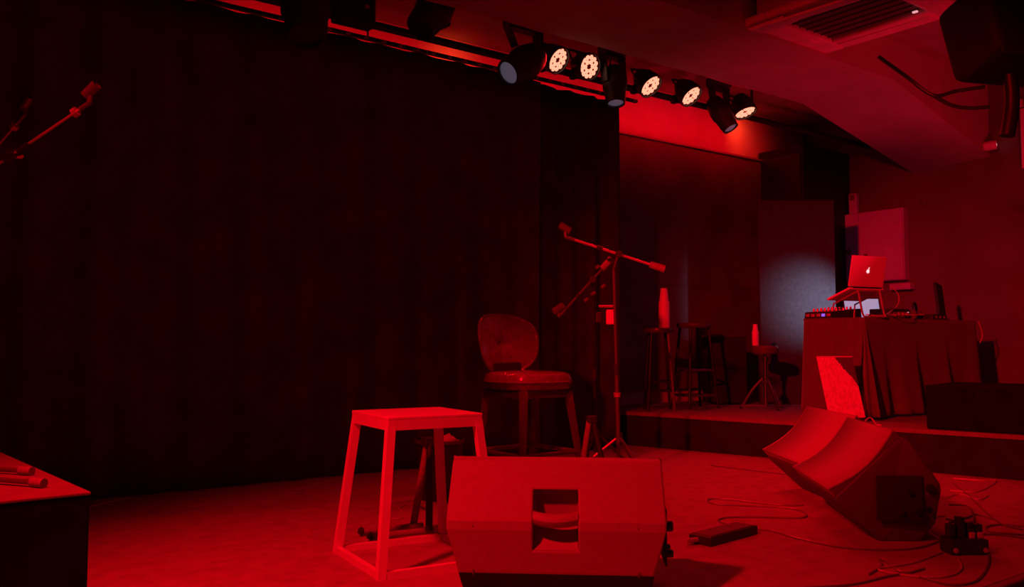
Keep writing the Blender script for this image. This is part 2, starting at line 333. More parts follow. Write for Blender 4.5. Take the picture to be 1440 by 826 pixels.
# ================================================================== air conditioner
zA = 2.72
a0, a1, a2 = onz(1040, 40, zA), onz(1160, 78, zA), onz(1360, 14, zA)
x0, x1, yn, yf = a0.x, a1.x, a2.y, (a0.y+a1.y)/2; acx, acy = (x0+x1)/2, (yn+yf)/2; aw, ah = x1-x0, yf-yn
t = thing('ceiling_air_conditioner', 'square white cassette air conditioner hanging under the ceiling', 'air conditioner', (acx, acy, zA))
MB().box((0, 0, .17), (aw*.86, ah*.86, .22), bev=.01).build('housing', ac_plastic, t)
fr = .17
for nm, cc, ss in (('panel_edge', (0, ah/2-fr/2, .03), (aw, fr, .05)), ('panel_edge', (0, -ah/2+fr/2, .03), (aw, fr, .05)), ('panel_edge', (-aw/2+fr/2, 0, .03), (fr, ah-2*fr, .05)), ('panel_edge', (aw/2-fr/2, 0, .03), (fr, ah-2*fr, .05))):
    MB().box(cc, ss, bev=.018, seg=3).build(nm, ac_plastic, t, smooth=True)
for cc, ss in (((0, ah/2-.10, .002), (aw*.62, .055, .012)), ((0, -ah/2+.10, .002), (aw*.62, .055, .012)), ((aw/2-.10, 0, .002), (.055, ah*.62, .012))):
    MB().box(cc, ss, rot=(0, 0, 0), bev=.003).build('air_vane', ac_plastic, t)
MB().box((-aw/2+.085, .03, -.02), (.15, ah*.80, .014), rot=(0, -.22, .06), bev=.004).build('loose_flap', ac_plastic, t)
MB().box((-aw/2+.10, ah/2-.15, -.005), (.15, .28, .014), rot=(0, -.08, 0), bev=.004).build('loose_flap', ac_plastic, t)
gw, gh = aw-2*fr, ah-2*fr
MB().box((0, 0, .05), (gw, gh, .02)).build('filter', ac_dark, t)
for i in range(7): MB().box((-gw/2+gw*(i+.5)/7, 0, .036), (.005, gh, .012)).build('grille_slat', ac_dark, t)
MB().box((aw*.2, -ah/2+.2, .0), (.02, .03, .01), bev=.003).build('indicator', led_and_glint, t)

# ================================================================== speaker + security camera at right top
p = at(1412, 62, 4.4)
t = thing('hanging_loudspeaker', 'black loudspeaker hanging from the ceiling near the side wall', 'loudspeaker', p, AZ)
MB().box((0, 0, .05), (.34, .46, .42), rot=(.0, .28, .25), bev=.05, seg=3).build('cabinet', blackbox, t, smooth=True)
MB().box((-.172, 0, .02), (.012, .34, .32), rot=(.0, .28, .25), bev=.005).build('grille', black_plastic, t)
MB().cyl((.02, 0, .2), (.02, 0, 3.0-p.z), .03, seg=12).build('hanger', black_metal, t, smooth=True)
MB().tube([(0, -.02, -.12), (0, -.03, -.3), (.0, .0, -.47)], .035, 10).build('bracket_arm', black_metal, t, smooth=True)
t2 = thing('speaker_cable', 'black cable looping from the ceiling beam to the hanging loudspeaker', 'cable', at(1312, 134, 4.6))
for pts in ([(1236, 80, 4.6), (1275, 108, 4.65), (1312, 134, 4.6), (1345, 128, 4.5), (1385, 122, 4.42)], [(1312, 134, 4.6), (1338, 148, 4.55), (1365, 152, 4.5), (1392, 150, 4.45)]):
    MB().tube([at(*q) for q in pts], .010, 8)  .build('cord', black_metal, t2, smooth=True, world=True)
pc = onx(1392, 205, WX-.10)
t = thing('security_camera', 'small white bullet camera on the side wall below the loudspeaker', 'security camera', pc)
ax = (Rv*.85 - Fv*.5 + Uv*.12).normalized()
MB().lathe([(0, -.05), (.03, -.05), (.04, -.035), (.04, .04), (.036, .05), (.03, .05), (.03, .04), (0, .04)], pc, ax, 18).build('body', white_plastic, t, smooth=True, world=True)
MB().lathe([(0, .055), (.014, .05), (.022, .04)], pc, ax, 14).build('lens', led_and_glint, t, smooth=True, world=True)  # emissive lens paints in the bright glint on the camera tip
MB().tube([pc-ax*.03, pc+Vector((.05, 0, .01)), pc+Vector((.10, 0, .01))], .016, 8).build('mount', white_plastic, t, smooth=True, world=True)
pv = onx(1437, 145, WX-.03)
t = thing('wall_conduit', 'pale vertical conduit with a small box on the side wall', 'pipe', (pv.x, pv.y, pv.z-.55))
MB().cyl((0, -.0, 0.0), (0, 0, .5), .018, seg=10).build('conduit', white_paint, t, smooth=True); MB().box((0, .02, .55), (.05, .05, .07), bev=.008).build('junction_box', white_plastic, t)

# ================================================================== wall cabinet, corner boxes
cz0, cz1 = 1.345, 2.015; cya, cyb = onx(1270, 330, WX-.10).y, onx(1181, 330, WX-.10).y
t = thing('wall_cabinet', 'grey metal electrical cabinet on the side wall behind the laptop', 'cabinet', (WX-.045, (cya+cyb)/2, cz0)); cw = cyb-cya; ch = cz1-cz0
MB().box((0, 0, ch/2), (.088, cw, ch), bev=.006).build('body', cab_m, t)
for i, (ya, yb) in enumerate(((-cw/2+.006, cw/2-.21), (cw/2-.20, cw/2-.006))):
    d = MB().box((-.052, (ya+yb)/2, ch/2), (.016, yb-ya, ch-.012), bev=.004).build('door', cab_m, t)
    for (yy, zz, rr) in (((yb-.06 if i == 0 else yb-.09), ch*.36+.06*i, .028),):
        MB().cyl((-.0595, yy, zz), (-.064, yy, zz), rr, seg=14).build('round_lock', stain_m, d)
t = thing('small_white_box', 'small white upright box on top of the wall cabinet', 'box', (WX-.05, cyb-.13, cz1))
MB().box((0, 0, .10), (.06, .085, .20), bev=.01).build('body', cab_m, t); MB().box((-.033, .0, .16), (.008, .05, .05), bev=.003).build('window', stain_m, t)
t = thing('wall_trunking', 'pale trunking box on the side wall below the cabinet', 'box', (WX-.05, cya+.05, 1.255))
MB().box((0, 0, .03), (.09, .20, .06), bev=.008).build('body', cab_m, t); MB().box((-.047, 0, .03), (.006, .17, .04), bev=.002).build('lid', cab_m, t)
sc = onx(1298, 283, WX-.01); MBs = MB().lathe([(0, .012), (.02, .01), (.035, .0), (.035, -.008)], sc, (-1, 0, 0), 14)
tag(MBs.build('wall_socket', wallr_m, None, smooth=True), 'small round fitting on the side wall right of the cabinet', 'fitting')
# tall black cabinet in the corner
t = thing('corner_cabinet', 'tall black loudspeaker column standing in the back corner', 'loudspeaker', (7.36, 5.03, .25))
MB().box((0, 0, 1.185), (.76, .50, 2.37), bev=.01).build('cabinet', blackbox, t)
MB().box((-.386, 0, 1.9), (.012, .44, .78), bev=.004).build('grille', black_plastic, t); MB().box((-.386, 0, .95), (.012, .44, .95), bev=.004).build('grille', black_plastic, t)
pc = at(1123, 560, 7.35); t = thing('black_screen', 'black upright screen panel beside the music table with a blue light on it', 'screen', (pc.x, pc.y, .25), AZ-math.pi/2+.06)
MB().box((0, 0, .87), (.66, .06, 1.74), bev=.006).build('panel', mat('screen_felt', (.05, .05, .055), .9, nscale=30, namt=.2), t)
for sx in (-.26, .26): MB().box((sx, 0, .01), (.06, .34, .02), bev=.004).build('foot', black_metal, t)
MB().box((0, -.031, 1.735), (.62, .01, .014), bev=.002).build('top_edge', black_metal, t)

# ================================================================== music table
TZ = .93
tc = Vector((5.45, 3.28, 0)); TL, TD = 1.55, .47
t = thing('music_table', 'long table draped in dark cloth on the platform', 'table', (tc.x, tc.y, .25))
MB().box((TL/2, TD/2, TZ-.25-.02), (TL, TD, .035), bev=.004).build('table_top', blackbox, t)
for lx in (.08, TL-.08):
    for ly in (.07, TD-.07): MB().cyl((lx, ly, 0), (lx, ly, TZ-.25-.04), .016, seg=10).build('leg', dull_chrome, t)
def cloth_side(P, Q, drop, folds, flare, seed, top=TZ-.25+.004):
    rnd = random.Random(seed); P, Q = Vector(P), Vector(Q); d = (Q-P); Ln = d.length; d.normalize(); nrm = Vector((d.y, -d.x, 0))
    ph = rnd.uniform(0, 6)
    def fn(u, v):
        a = v**1.15; x = u*Ln
        off = flare*a + .030*a*math.sin(folds*u*6.28+ph) + .016*a*math.sin(folds*2.3*u*6.28+ph*2)
        p = P + d*(x + .02*a*math.sin(5*u+ph)) + nrm*(.004+max(off, 0)); return Vector((p.x, p.y, top - drop*v))
    return fn
cl = MB(); cl.grid(cloth_side((0, TD, 0), (0, 0, 0), .655, 1.6, .07, 2), 40, 20); o = cl.build('cloth_side', cloth_m, t, smooth=True); solidify(o, .004)
cl = MB(); cl.grid(cloth_side((0, 0, 0), (TL, 0, 0), .665, 3.2, .06, 4), 90, 20); o = cl.build('cloth_front', cloth_m, t, smooth=True); solidify(o, .004)
MB().box((TL/2, TD/2, TZ-.25+.003), (TL+.012, TD+.012, .006), bev=.002).build('cloth_top', cloth_m, t)
# corner fold of cloth hanging between the two sides
cf = MB()
def cfold(u, v):
    a = -math.pi*.5 + (u-.5)*1.5 - math.pi/4 + math.pi*0
    ang = math.pi + u*math.pi/2; rr = .006 + .16*v**1.1*(1-.75*abs(2*u-1)**1.4)*(1+.25*math.cos(u*18))
    return Vector((math.cos(ang)*rr, math.sin(ang)*rr, TZ-.25+.004-.66*v))
cf.grid(cfold, 24, 16); o = cf.build('cloth_corner', cloth_m, t, smooth=True); solidify(o, .004)

# laptop on its stand
def cm(depth_pt): return depth_pt
lp = at(1219, 404, 6.02)                       # hinge centre
ang = AZ - math.pi/2 + .42
t = thing('laptop', 'open silver laptop with a lit emblem on its lid, on a raised stand', 'laptop', lp, ang)
# local: x right along hinge, +y away from camera; lid back faces camera (-y); base goes away and left/down
LW, LD = .32, .215
lid = MB().box((0, -.01, LD/2), (LW, .008, LD), rot=(.20, .0, 0), bev=.004).build('lid', alu, t)
ap = []
def apple():
    pts = []
    for k in range(40):
        a = 2*math.pi*k/40; r = 1.0 + .05*math.cos(2*a) - .10*math.exp(-((a-math.pi/2)/.32)**2) - .06*math.exp(-((a-3*math.pi/2)/.3)**2)
        x, y = r*math.cos(a)*.92, r*math.sin(a)
        dx, dy = x-1.12, y-.12
        dd = math.hypot(dx, dy)
        if dd < .48: x, y = 1.12+dx/dd*.48, .12+dy/dd*.48
        pts.append((x, y))
    return pts
Ml = xf((0, -.01, LD/2), (.20, 0, 0)) @ xf((0, -.0042, .002), (math.pi/2, 0, 0))
e = MB(); e.prism([(x*.014, y*.014) for x, y in apple()], .0012, Ml)
e.prism([(.000, .0175), (.004, .0165), (.0085, .0205), (.0095, .026), (.005, .0255), (.001, .0215)], .0012, Ml); e.build('lid_emblem', logo_m, lid)
base = MB().box((0, .105, -.045), (LW, .22, .016), rot=(-.32, 0, 0), bev=.004).build('base', alu, t)
MB().box((0, .095, -.033), (LW*.85, .10, .002), rot=(-.32, 0, 0)).build('keyboard', black_plastic, base)
MB().box((0, -.016, LD/2+.001), (LW*.94, .002, LD*.9), rot=(.20, 0, 0)).build('screen', black_plastic, lid).location = (0, .012, 0)
MB().cyl((-LW*.4, 0, -.004), (LW*.4, 0, -.004), .006, seg=10).build('hinge', black_plastic, t)
st = thing('laptop_stand', 'thin metal stand holding up the silver laptop', 'laptop stand', (lp.x, lp.y, TZ+.006), ang)
hz = lp.z-(TZ+.006)
for sx in (-.10, .10):
    MB().tube([(sx+.02, -.045, .006), (sx+.012, -.04, .03), (sx, -.015, hz-.018)], .007, 8, smooth=False).build('front_leg', dull_chrome, st, smooth=True)
    MB().tube([(sx, -.015, hz-.030), (sx-.02, .19, hz-.112), (sx-.02, .2, .006)], .006, 8, smooth=False).build('support_arm', dull_chrome, st, smooth=True)
MB().tube([(-.10, -.018, hz-.028), (.10, -.018, hz-.028)], .005, 8, smooth=False).build('cross_bar', dull_chrome, st)
MB().tube([(-.08, -.047, .006), (.12, -.047, .006)], .006, 8, smooth=False).build('foot_bar', dull_chrome, st)

# mixer, tablet, cables on the table
mp = onx(1172, 437, 5.62); mx = thing('audio_mixer', 'black mixing desk on the end of the table under the laptop', 'mixer', (5.645, 3.642, TZ+.007), .0)
MB().hexa([(-.19, -.11, 0), (.19, -.11, 0), (.19, .11, 0), (-.19, .11, 0)], [(-.185, -.105, .045), (.185, -.105, .075), (.185, .105, .075), (-.185, .105, .045)]).build('body', black_plastic, mx)
for i in range(7):
    for j in range(3):
        MB().lathe([(0, .022), (.007, .022), (.009, 0)], (-.10+j*.09, -.09+i*.03, .052+j*.007), (0, 0, 1), 8).build('knob', dull_chrome if (i+j) % 2 else white_plastic, mx)
for i in range(5): MB().box((-.188, -.085+i*.042, .022), (.006, .028, .02), bev=.002).build('socket_row', dull_chrome if i != 1 else blue_led, mx)
tb = thing('tablet', 'small glowing tablet screen standing on the table beneath the laptop', 'tablet', Vector((at(1212, 436, 6.62).x, at(1212, 436, 6.62).y, TZ+.007)), AZ-math.pi/2+.05)
MB().box((0, 0, .088), (.28, .010, .17), rot=(-.25, 0, 0), bev=.003).build('body', black_plastic, tb)
MB().box((0, -.007, .088), (.265, .003, .15), rot=(-.25, 0, 0)).build('screen', screen_m, tb)
MB().box((0, .03, .03), (.04, .05, .06), bev=.003).build('prop', black_plastic, tb)
lm = thing('console_lamp', 'small gooseneck lamp giving blue white light at the end of the table', 'lamp', (6.26, 3.71, TZ+.006))
MB().cyl((0, 0, 0), (0, 0, .02), .03, seg=14).build('base', black_metal, lm); MB().tube([(0, 0, .02), (0, .01, .09), (.02, .02, .13)], .005, 8).build('neck', black_metal, lm, smooth=True)
MB().cyl((.02, .015, .13), (.06, .035, .125), .014, .018, seg=12).build('lamp_head', black_metal, lm, smooth=True)
ll = spot('console_lamp_light', (6.33, 3.77, 1.09), (6.50, 4.46, 1.10), 32, 74, 1.0, .02, (.60, .66, 1.0))
pl_ = bpy.data.lights.new('pink_fill', 'POINT'); pl_.energy = .7; pl_.color = (.9, .18, .7); pl_.shadow_soft_size = .03  # added pink fill beside the lamp, tints cabinet and air conditioner
plo = bpy.data.objects.new('pink_fill', pl_); col.objects.link(plo); plo.location = (6.31, 3.75, 1.14)
def table_cable(pts, r, mt, label):
    P = [Vector(q) for q in pts]; o = MB().tube(P, r, 7).build('table_cable', mt, None, smooth=True); return tag(o, label, 'cable', 'cables on the music table')
zt = TZ+.012
rnd = random.Random(11)
for k in range(5):
    q = [ (5.60+.02*k+rnd.uniform(-.05,.05)+.10*i, 3.33+.05*math.sin(i*1.3+k)+rnd.uniform(-.03,.04), zt+.004*k*.4+rnd.uniform(0,.02)) for i in range(6) ]
    table_cable(q, .004, cable_l if k % 3 else cable_m, ['thin grey cable lying straight along the front edge of the table', 'black cable winding along the front of the music table', 'pale wavy cable under the front legs of the laptop stand', 'pale cable lying on top of the tangle on the table', 'black cable lying on top of the tangle on the table'][k])
table_cable([at(1251, 402, 5.9), at(1262, 412, 5.9), at(1264, 424, 5.9), at(1258, 434, 5.9), Vector((5.80, 3.36, TZ+.011)), Vector((5.88, 3.40, TZ+.011))], .003, cable_l, 'looped cable hanging beside the laptop stand')
t = thing('audio_interface', 'black audio box among the cables in the middle of the table', 'audio box', (6.15, 3.50, TZ+.007))
MB().box((0, 0, .04), (.24, .18, .075), bev=.006).build('body', black_plastic, t)
for i in range(4): MB().lathe([(0, .016), (.012, .016), (.014, 0)], (-.09+i*.055, -.09, .04), (0, -1, 0), 10).build('knob', dull_chrome, t)
MB().cyl((.095, -.088, .05), (.095, -.098, .05), .006, seg=8).build('indicator', led_and_glint, t)
t = thing('small_screen', 'dark upright display at the right part of the music table', 'display', (6.90, 3.50, TZ+.007), .25)
MB().box((0, 0, .17), (.20, .025, .26), rot=(-.12, .10, 0), bev=.006).build('panel', blackbox, t); MB().box((0, .02, .01), (.16, .14, .018), bev=.004).build('foot', black_plastic, t)
MB().box((0, .022, .06), (.04, .02, .11)).build('neck', black_plastic, t)
t = thing('headphones', 'black headphones resting on the table next to the audio box', 'headphones', (6.40, 3.44, TZ+.007), .3)
MB().tube([(-.08*math.cos(a), 0, .03+.10*math.sin(a)) for a in np.linspace(0, math.pi, 9)], .009, 8).build('headband', black_plastic, t, smooth=True)
for sx in (-.08, .08): MB().cyl((sx-.018, 0, .04), (sx+.018, 0, .04), .038, seg=16).build('ear_cup', black_plastic, t, smooth=True)
t = thing('effects_unit', 'low dark unit on the music table beside the upright display', 'audio box', (6.62, 3.46, TZ+.007))
MB().box((0, 0, .022), (.22, .20, .044), bev=.005).build('body', black_plastic, t)
for i in range(3): MB().cyl((-.06+i*.06, -.101, .022), (-.06+i*.06, -.108, .022), .008, seg=8).build('jack', dull_chrome, t)
o = MB().tube([onx(1376, 452, 7.08), onx(1381, 475, 7.1), onx(1366, 500, 7.08), onx(1362, 512, 7.07), onx(1368, 545, 7.09), onz(1372, 556, .26)], .005, 7).build('hanging_cable', cable_l, None, smooth=True); tag(o, 'thin cable hanging down the right end of the music table', 'cable')

# picture board in front of the table
bl, br = onz(1165, 584, .252), onz(1217, 582, .252)
bl = Vector((5.13, bl.y*5.13/bl.x, .252)); 
bl = onz(1166, 586, .252); k = 5.22/bl.x
P0 = at(1166, 585, 5.64); P1 = at(1217, 583, 5.60); P0.z = P1.z = .282
wv = (P1-P0); wv.z = 0
up = (at(1148, 502, 5.72) - P0)
t = thing('picture_board', 'square picture board leaning back in front of the table', 'picture', ((P0+P1)/2).xy.to_3d() + Vector((0, 0, .25)))
nb = wv.cross(up).normalized()*.012
MB().hexa([P0, P1, P1+nb*-1, P0+nb*-1], [P0+up, P1+up, P1+up-nb, P0+up-nb]).build('board', None, t, world=True)
art = bpy.data.materials.new('printed_artwork'); art.use_nodes = True; nt = art.node_tree; bs = nt.nodes['Principled BSDF']; bs.inputs['Roughness'].default_value = .35
tcn = nt.nodes.new('ShaderNodeTexCoord'); sep = nt.nodes.new('ShaderNodeSeparateXYZ'); nt.links.new(tcn.outputs['Generated'], sep.inputs[0])
nz = nt.nodes.new('ShaderNodeTexNoise'); nz.inputs['Scale'].default_value = 5.5; nz.inputs['Detail'].default_value = 5; nz.inputs['Distortion'].default_value = 2.5
nt.links.new(tcn.outputs['Generated'], nz.inputs['Vector'])
cr = nt.nodes.new('ShaderNodeValToRGB'); cr.color_ramp.elements[0].position = .44; cr.color_ramp.elements[1].position = .5
cr.color_ramp.elements[0].color = (.78, .68, .68, 1); cr.color_ramp.elements[1].color = (.95, .9, .9, 1); nt.links.new(nz.outputs['Fac'], cr.inputs['Fac'])
mth = nt.nodes.new('ShaderNodeMath'); mth.operation = 'ADD'; nt.links.new(sep.outputs['X'], mth.inputs[0]); nt.links.new(sep.outputs['Z'], mth.inputs[1])
m2 = nt.nodes.new('ShaderNodeMath'); m2.operation = 'MULTIPLY_ADD'; m2.inputs[1].default_value = .18; nt.links.new(nz.outputs['Fac'], m2.inputs[0]); nt.links.new(mth.outputs[0], m2.inputs[2])
gt = nt.nodes.new('ShaderNodeMath'); gt.operation = 'GREATER_THAN'; gt.inputs[1].default_value = 1.53; nt.links.new(m2.outputs[0], gt.inputs[0])
mixn = nt.nodes.new('ShaderNodeMix'); mixn.data_type = 'RGBA'; nt.links.new(gt.outputs[0], mixn.inputs['Factor']); nt.links.new(cr.outputs['Color'], mixn.inputs['A']); mixn.inputs['B'].default_value = (.10, .05, .16, 1)
nt.links.new(mixn.outputs['Result'], bs.inputs['Base Color'])
for ch_ in t.children: ch_.data.materials.append(art)
back = (P0+P1)/2 + up*.75 - nb
MB().tube([back, Vector((back.x+.06, back.y+.10, .258))], .006, 6, smooth=False).build('prop_leg', black_metal, t, world=True)
MB().box((P0+P1)/2+Vector((0, 0, -.018)), (wv.length*.9, .05, .028), rot=(0, 0, math.atan2(wv.y, wv.x)), bev=.003).build('ledge', black_plastic, t, world=True)
MB().tube([P0+up+nb*.2, P1+up+nb*.2], .004, 6, smooth=False).build('edge_strip', white_plastic, t, world=True)

# drum throne with bottle
f0 = onz(1077, 576, .25)
t = thing('drum_throne', 'round black drum throne on a chrome tripod beside the music table', 'stool', f0)
sz = .75 - (492-485)/FPX*7.1 - .25 + .0
MB().lathe([(0, 0), (.095, 0), (.105, .012), (.105, .045), (.09, .062), (0, .066)], (0, 0, sz-.03), seg=28).build('seat', leather, t, smooth=True)
MB().cyl((0, 0, .03), (0, 0, sz-.03), .013, seg=12).build('post', chrome, t, smooth=True)
MB().cyl((0, 0, sz-.09), (0, 0, sz-.055), .026, seg=12).build('collar', chrome, t); MB().cyl((0, 0, .20), (0, 0, .25), .024, seg=12).build('collar', chrome, t)
for a in (math.radians(150)+AZ-math.pi/2+.3, AZ-math.pi/2+.3+math.radians(20), AZ-math.pi/2+.3+math.radians(265)):
    d = Vector((math.cos(a), math.sin(a), 0))
    lg = MB().tube([Vector((0, 0, .24))+d*.02, Vector((0, 0, .15))+d*.10, d*.185+Vector((0, 0, .012))], .009, 8).build('leg', chrome, t, smooth=True)
    MB().tube([Vector((0, 0, .03)), d*.17+Vector((0, 0, .025))], .006, 6, smooth=False).build('brace', chrome, lg); MB().ball(d*.187+Vector((0, 0, .012)), .013, sub=1).build('rubber_foot', black_plastic, lg)
bp = f0 - Rv*.072 + Vector((0, 0, 0)); bp.z = .25+sz+.034
def bottle(loc, h, r, label, neck=.42):
    t = thing('bottle', label, 'bottle', loc)
    MB().lathe([(0, 0), (r*.94, 0), (r, h*.03), (r, h*.62), (r*.96, h*.66), (r*.9, h*.67), (0, h*.67)], seg=22).build('body', white_paint, t, smooth=True)
    MB().lathe([(0, h*.672), (r*.86, h*.672), (r*.62, h*.985), (r*.58, h), (0, h)], seg=22).build('cap', white_paint, t, smooth=True)
    return t
bottle((bp.x, bp.y, bp.z), .165, .026, 'slim white bottle standing on the drum throne seat')

# bar stools on the platform
def bar_stool(loc, rz, h, w, label, seat_r, rails, lit=True):
    t = thing('bar_stool', label, 'stool', loc, rz)
    MB().lathe([(0, h-.035), (seat_r*.95, h-.035), (seat_r, h-.02), (seat_r*.96, h), (0, h)], seg=24).build('seat', wood_dark, t, smooth=True)
    for sx in (-1, 1):
        for sy in (-1, 1):
            MB().cyl((sx*w*.62, sy*w*.62, h-.035), (sx*w, sy*w, 0), .011, .011, 10).build('leg', satin_black if (lit and sx > 0 and sy < 0) else black_metal, t, smooth=True)  # lit gives one leg a lighter tube, painting in the light it catches
    for zz, mt in rails:
        ww = w*(1-.38*zz/h)
        for (ax_, ay), (bx_, by) in (((-1,-1),(1,-1)), ((1,-1),(1,1)), ((1,1),(-1,1)), ((-1,1),(-1,-1))):
            MB().cyl((ax_*ww, ay*ww, zz), (bx_*ww, by*ww, zz), .008, seg=8).build('foot_rail', mt, t)
    return t
q = onz(949, 579, .25); rz = AZ-math.pi/2
wst = .10; c0 = q + Rv*(-wst*1.0) + FH*(wst*1.0)
h1 = .78 - (462-485+0)/FPX*0 - .25 + .09
h1 = CAMH + (485-462)/FPX*6.7 - .25
bar_stool((c0.x, c0.y, .25), rz, h1, wst, 'slim dark bar stool with a white flask standing on its seat', .115, ((.22, black_metal),))
fl = c0 + Rv*.045; bottle((fl.x, fl.y, .25+h1+.001), .305, .042, 'tall white flask standing on the slim bar stool')
q2 = at(976, 455, 6.95)
bar_stool((q2.x, q2.y, .25), rz+.35, q2.z-.25, .13, 'dark bar stool with blue foot rails on the platform', .14, ((.30, blue_rail), (.10, wood_dark)), False)
q3 = onz(1034, 572, .25) + FH*.35; t = thing('wooden_box_seat', 'dark wooden box seat standing between the bar stool and the drum throne', 'box seat', (q3.x, q3.y, .25), rz+.1)
MB().box((0, 0, .29), (.29, .29, .56), bev=.006).build('body', blackbox, t); MB().box((0, 0, .575), (.30, .30, .02), bev=.004).build('top_board', wood_dark, t)
for sx in (-.11, .11): MB().box((sx, 0, .006), (.04, .26, .012)).build('foot', black_plastic, t)

# ================================================================== stage monitor wedges
WPROF = [(-.175, .172), (-.172, .155), (-.005, .0), (.15, .0), (.203, .07), (.216, .20), (.212, .225), (.105, .388), (.085, .395), (.06, .395)]
def wedge_shell(L):
    hw = {0: 1, 1: 1, 2: .90, 3: .86, 4: .885, 5: 1.0, 6: 1.0, 7: .985, 8: .985, 9: .985}
    bm = MB(); n = len(WPROF); A = []; B = []
    for i, (s, z) in enumerate(WPROF):
        h = L/2*hw[i]; A.append(bm.bm.verts.new((-h, s, z))); B.append(bm.bm.verts.new((h, s, z)))
    for i in range(n):
        j = (i+1) % n
        if i == n-1: continue
        bm.bm.faces.new((A[i], A[j], B[j], B[i]))
    bm.bm.faces.new(A); bm.bm.faces.new(B[::-1])
    # baffle recess edge
    bm.bm.faces.new((A[-1], A[0], B[0], B[-1]))
    return bm
def wedge(label, x, y, yaw, L, handle):
    t = thing('stage_monitor', label, 'loudspeaker', (x, y, 0), yaw, group=None)
    # local x = long axis, local +y = rear of the cabinet (profile s)
    sh = wedge_shell(L)
    if handle:
        o = sh.build('shell_raw', None, t); cut = MB().box((.0, .2, .225), (.135, .16, .17)).build('cutter', None, t)
        bo = o.modifiers.new('b', 'BOOLEAN'); bo.object = cut; bo.operation = 'DIFFERENCE'; bo.solver = 'EXACT'
        bv = o.modifiers.new('v', 'BEVEL'); bv.width = .006; bv.segments = 2; bv.limit_method = 'ANGLE'; bv.angle_limit = math.radians(30)
        bpy.context.view_layer.update(); dg = bpy.context.evaluated_depsgraph_get()
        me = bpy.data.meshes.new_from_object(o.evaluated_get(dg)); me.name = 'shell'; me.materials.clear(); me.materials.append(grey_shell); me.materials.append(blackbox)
        for pg in me.polygons: pg.material_index = 1 if (pg.normal.z < -.4 and pg.center.z < .072) else 0  # underside faces blackened, their shade is put into the colour
        bpy.data.objects.remove(o); bpy.data.objects.remove(cut)
        o = bpy.data.objects.new('shell', me); col.objects.link(o); o.parent = t
        # handle: bowed bar and sloping floor of the recess
        hb = MB()
        def bar_(u, v):
            xx = -.068+.136*u; bow = .014*(1-(2*u-1)**2); a = 2*math.pi*v
            return Vector((xx, .186+bow+.022*math.cos(a), .232+.021*math.sin(a)-bow*.45))
        hb.grid(bar_, 12, 12); hb.build('handle', grey_shell, t, smooth=True)
        MB().hexa([(-.066, .121, .141), (.066, .121, .141), (.066, .2045, .141), (-.066, .2045, .141)], [(-.066, .121, .22), (.066, .121, .22), (.066, .124, .22), (-.066, .124, .22)]).build('handle_cup', grey_shell, t)
        for sx, za, zb in ((-.245, .195, .212), (.245, .195, .212), (-.245, .066, .08), (.245, .066, .08)): MB().box((sx, .209 if za > .1 else .203, (za+zb)/2), (.004, .012, zb-za)).build('mould_line', shell_dark, t)
    else:
        o = sh.build('shell', shell_dark, t)
        bv = o.modifiers.new('v', 'BEVEL'); bv.width = .008; bv.segments = 2; bv.limit_method = 'ANGLE'; bv.angle_limit = math.radians(30)
    # concave grille on the baffle
    GO = .004 if handle else .030; P, Q = Vector((0, -.178, .176)), Vector((0, .066, .402 if not handle else .394)); d = Q-P; nrm = Vector((0, -d.z, d.y)).normalized()
    def gr(u, v):
        p = P + d*v; sag = -.030*math.sin(math.pi*min(max(v, 0), 1))*1.0
        edge = .012; return Vector((-L/2*.985+L*.985*u, 0, 0)) + p + nrm*(GO + sag)
    g = MB(); g.grid(gr, 2, 14); go = g.build('grille', grille_m, t, smooth=True); solidify(go, .006)
    for sx in (-1, 1):
        MB().tube([Vector((sx*L/2*.985, 0, 0))+P+d*v+nrm*(GO-.030*math.sin(math.pi*v)) for v in np.linspace(0, 1, 10)], .004, 6).build('grille_rim', nosing_m, t, smooth=True)
    # side flank closing the gap under the grille
    for sx in (-1, 1):
        fl = MB(); pts = [P+d*v+nrm*(GO-.001-.030*math.sin(math.pi*v)) for v in np.linspace(0, 1, 10)]; low = [P+d*v-nrm*.004 for v in np.linspace(1, 0, 10)]
        vs = [fl.bm.verts.new(Vector((sx*L/2*.982, 0, 0))+p) for p in pts+low]
        for i in range(9): fl.bm.faces.new((vs[i], vs[i+1], vs[18-i], vs[19-i]))
        o = fl.build('grille_flank', shell_dark, t); solidify(o, .004, 0)
    fl = MB(); a_ = P+nrm*GO; fl.hexa([(-L/2*.98, P.y, P.z-.004), (L/2*.98, P.y, P.z-.004), (L/2*.98, P.y+.012, P.z-.004), (-L/2*.98, P.y+.012, P.z-.004)], [(-L/2*.98, a_.y, a_.z), (L/2*.98, a_.y, a_.z), (L/2*.98, a_.y+.012, a_.z), (-L/2*.98, a_.y+.012, a_.z)]); fl.build('grille_lip', grille_m, t)
    # end plate with connectors on the +x end
    ex = -L/2 if handle else L/2; sg = 1 if ex > 0 else -1
    ep = MB().box((ex+sg*.003, .06, .17), (.006, .17, .17), bev=.002).build('end_panel', black_plastic, t)
    for (yy, zz, rr, ln) in ((.17, .21, .016, .016), (.13, .12, .012, .02), (.165, .13, .012, .014), (.06, .12, .014, .018), (.10, .19, .010, .012)):
        MB().lathe([(0, ln), (rr*.8, ln), (rr, ln*.7), (rr, 0)], (ex+sg*.005, yy, zz), (sg, 0, 0), 12).build('knob', black_metal if rr < .0125 else black_plastic, ep, smooth=True)
    return t
yaw = math.radians(-41.5); A = Vector((math.cos(yaw), math.sin(yaw), 0)); c = Vector((1.569, 2.389, 0)) + A*.3275
t = wedge('wedge stage monitor with moulded carrying handle facing the audience, in front of the stool', c.x, c.y, yaw+math.pi, .655, True)
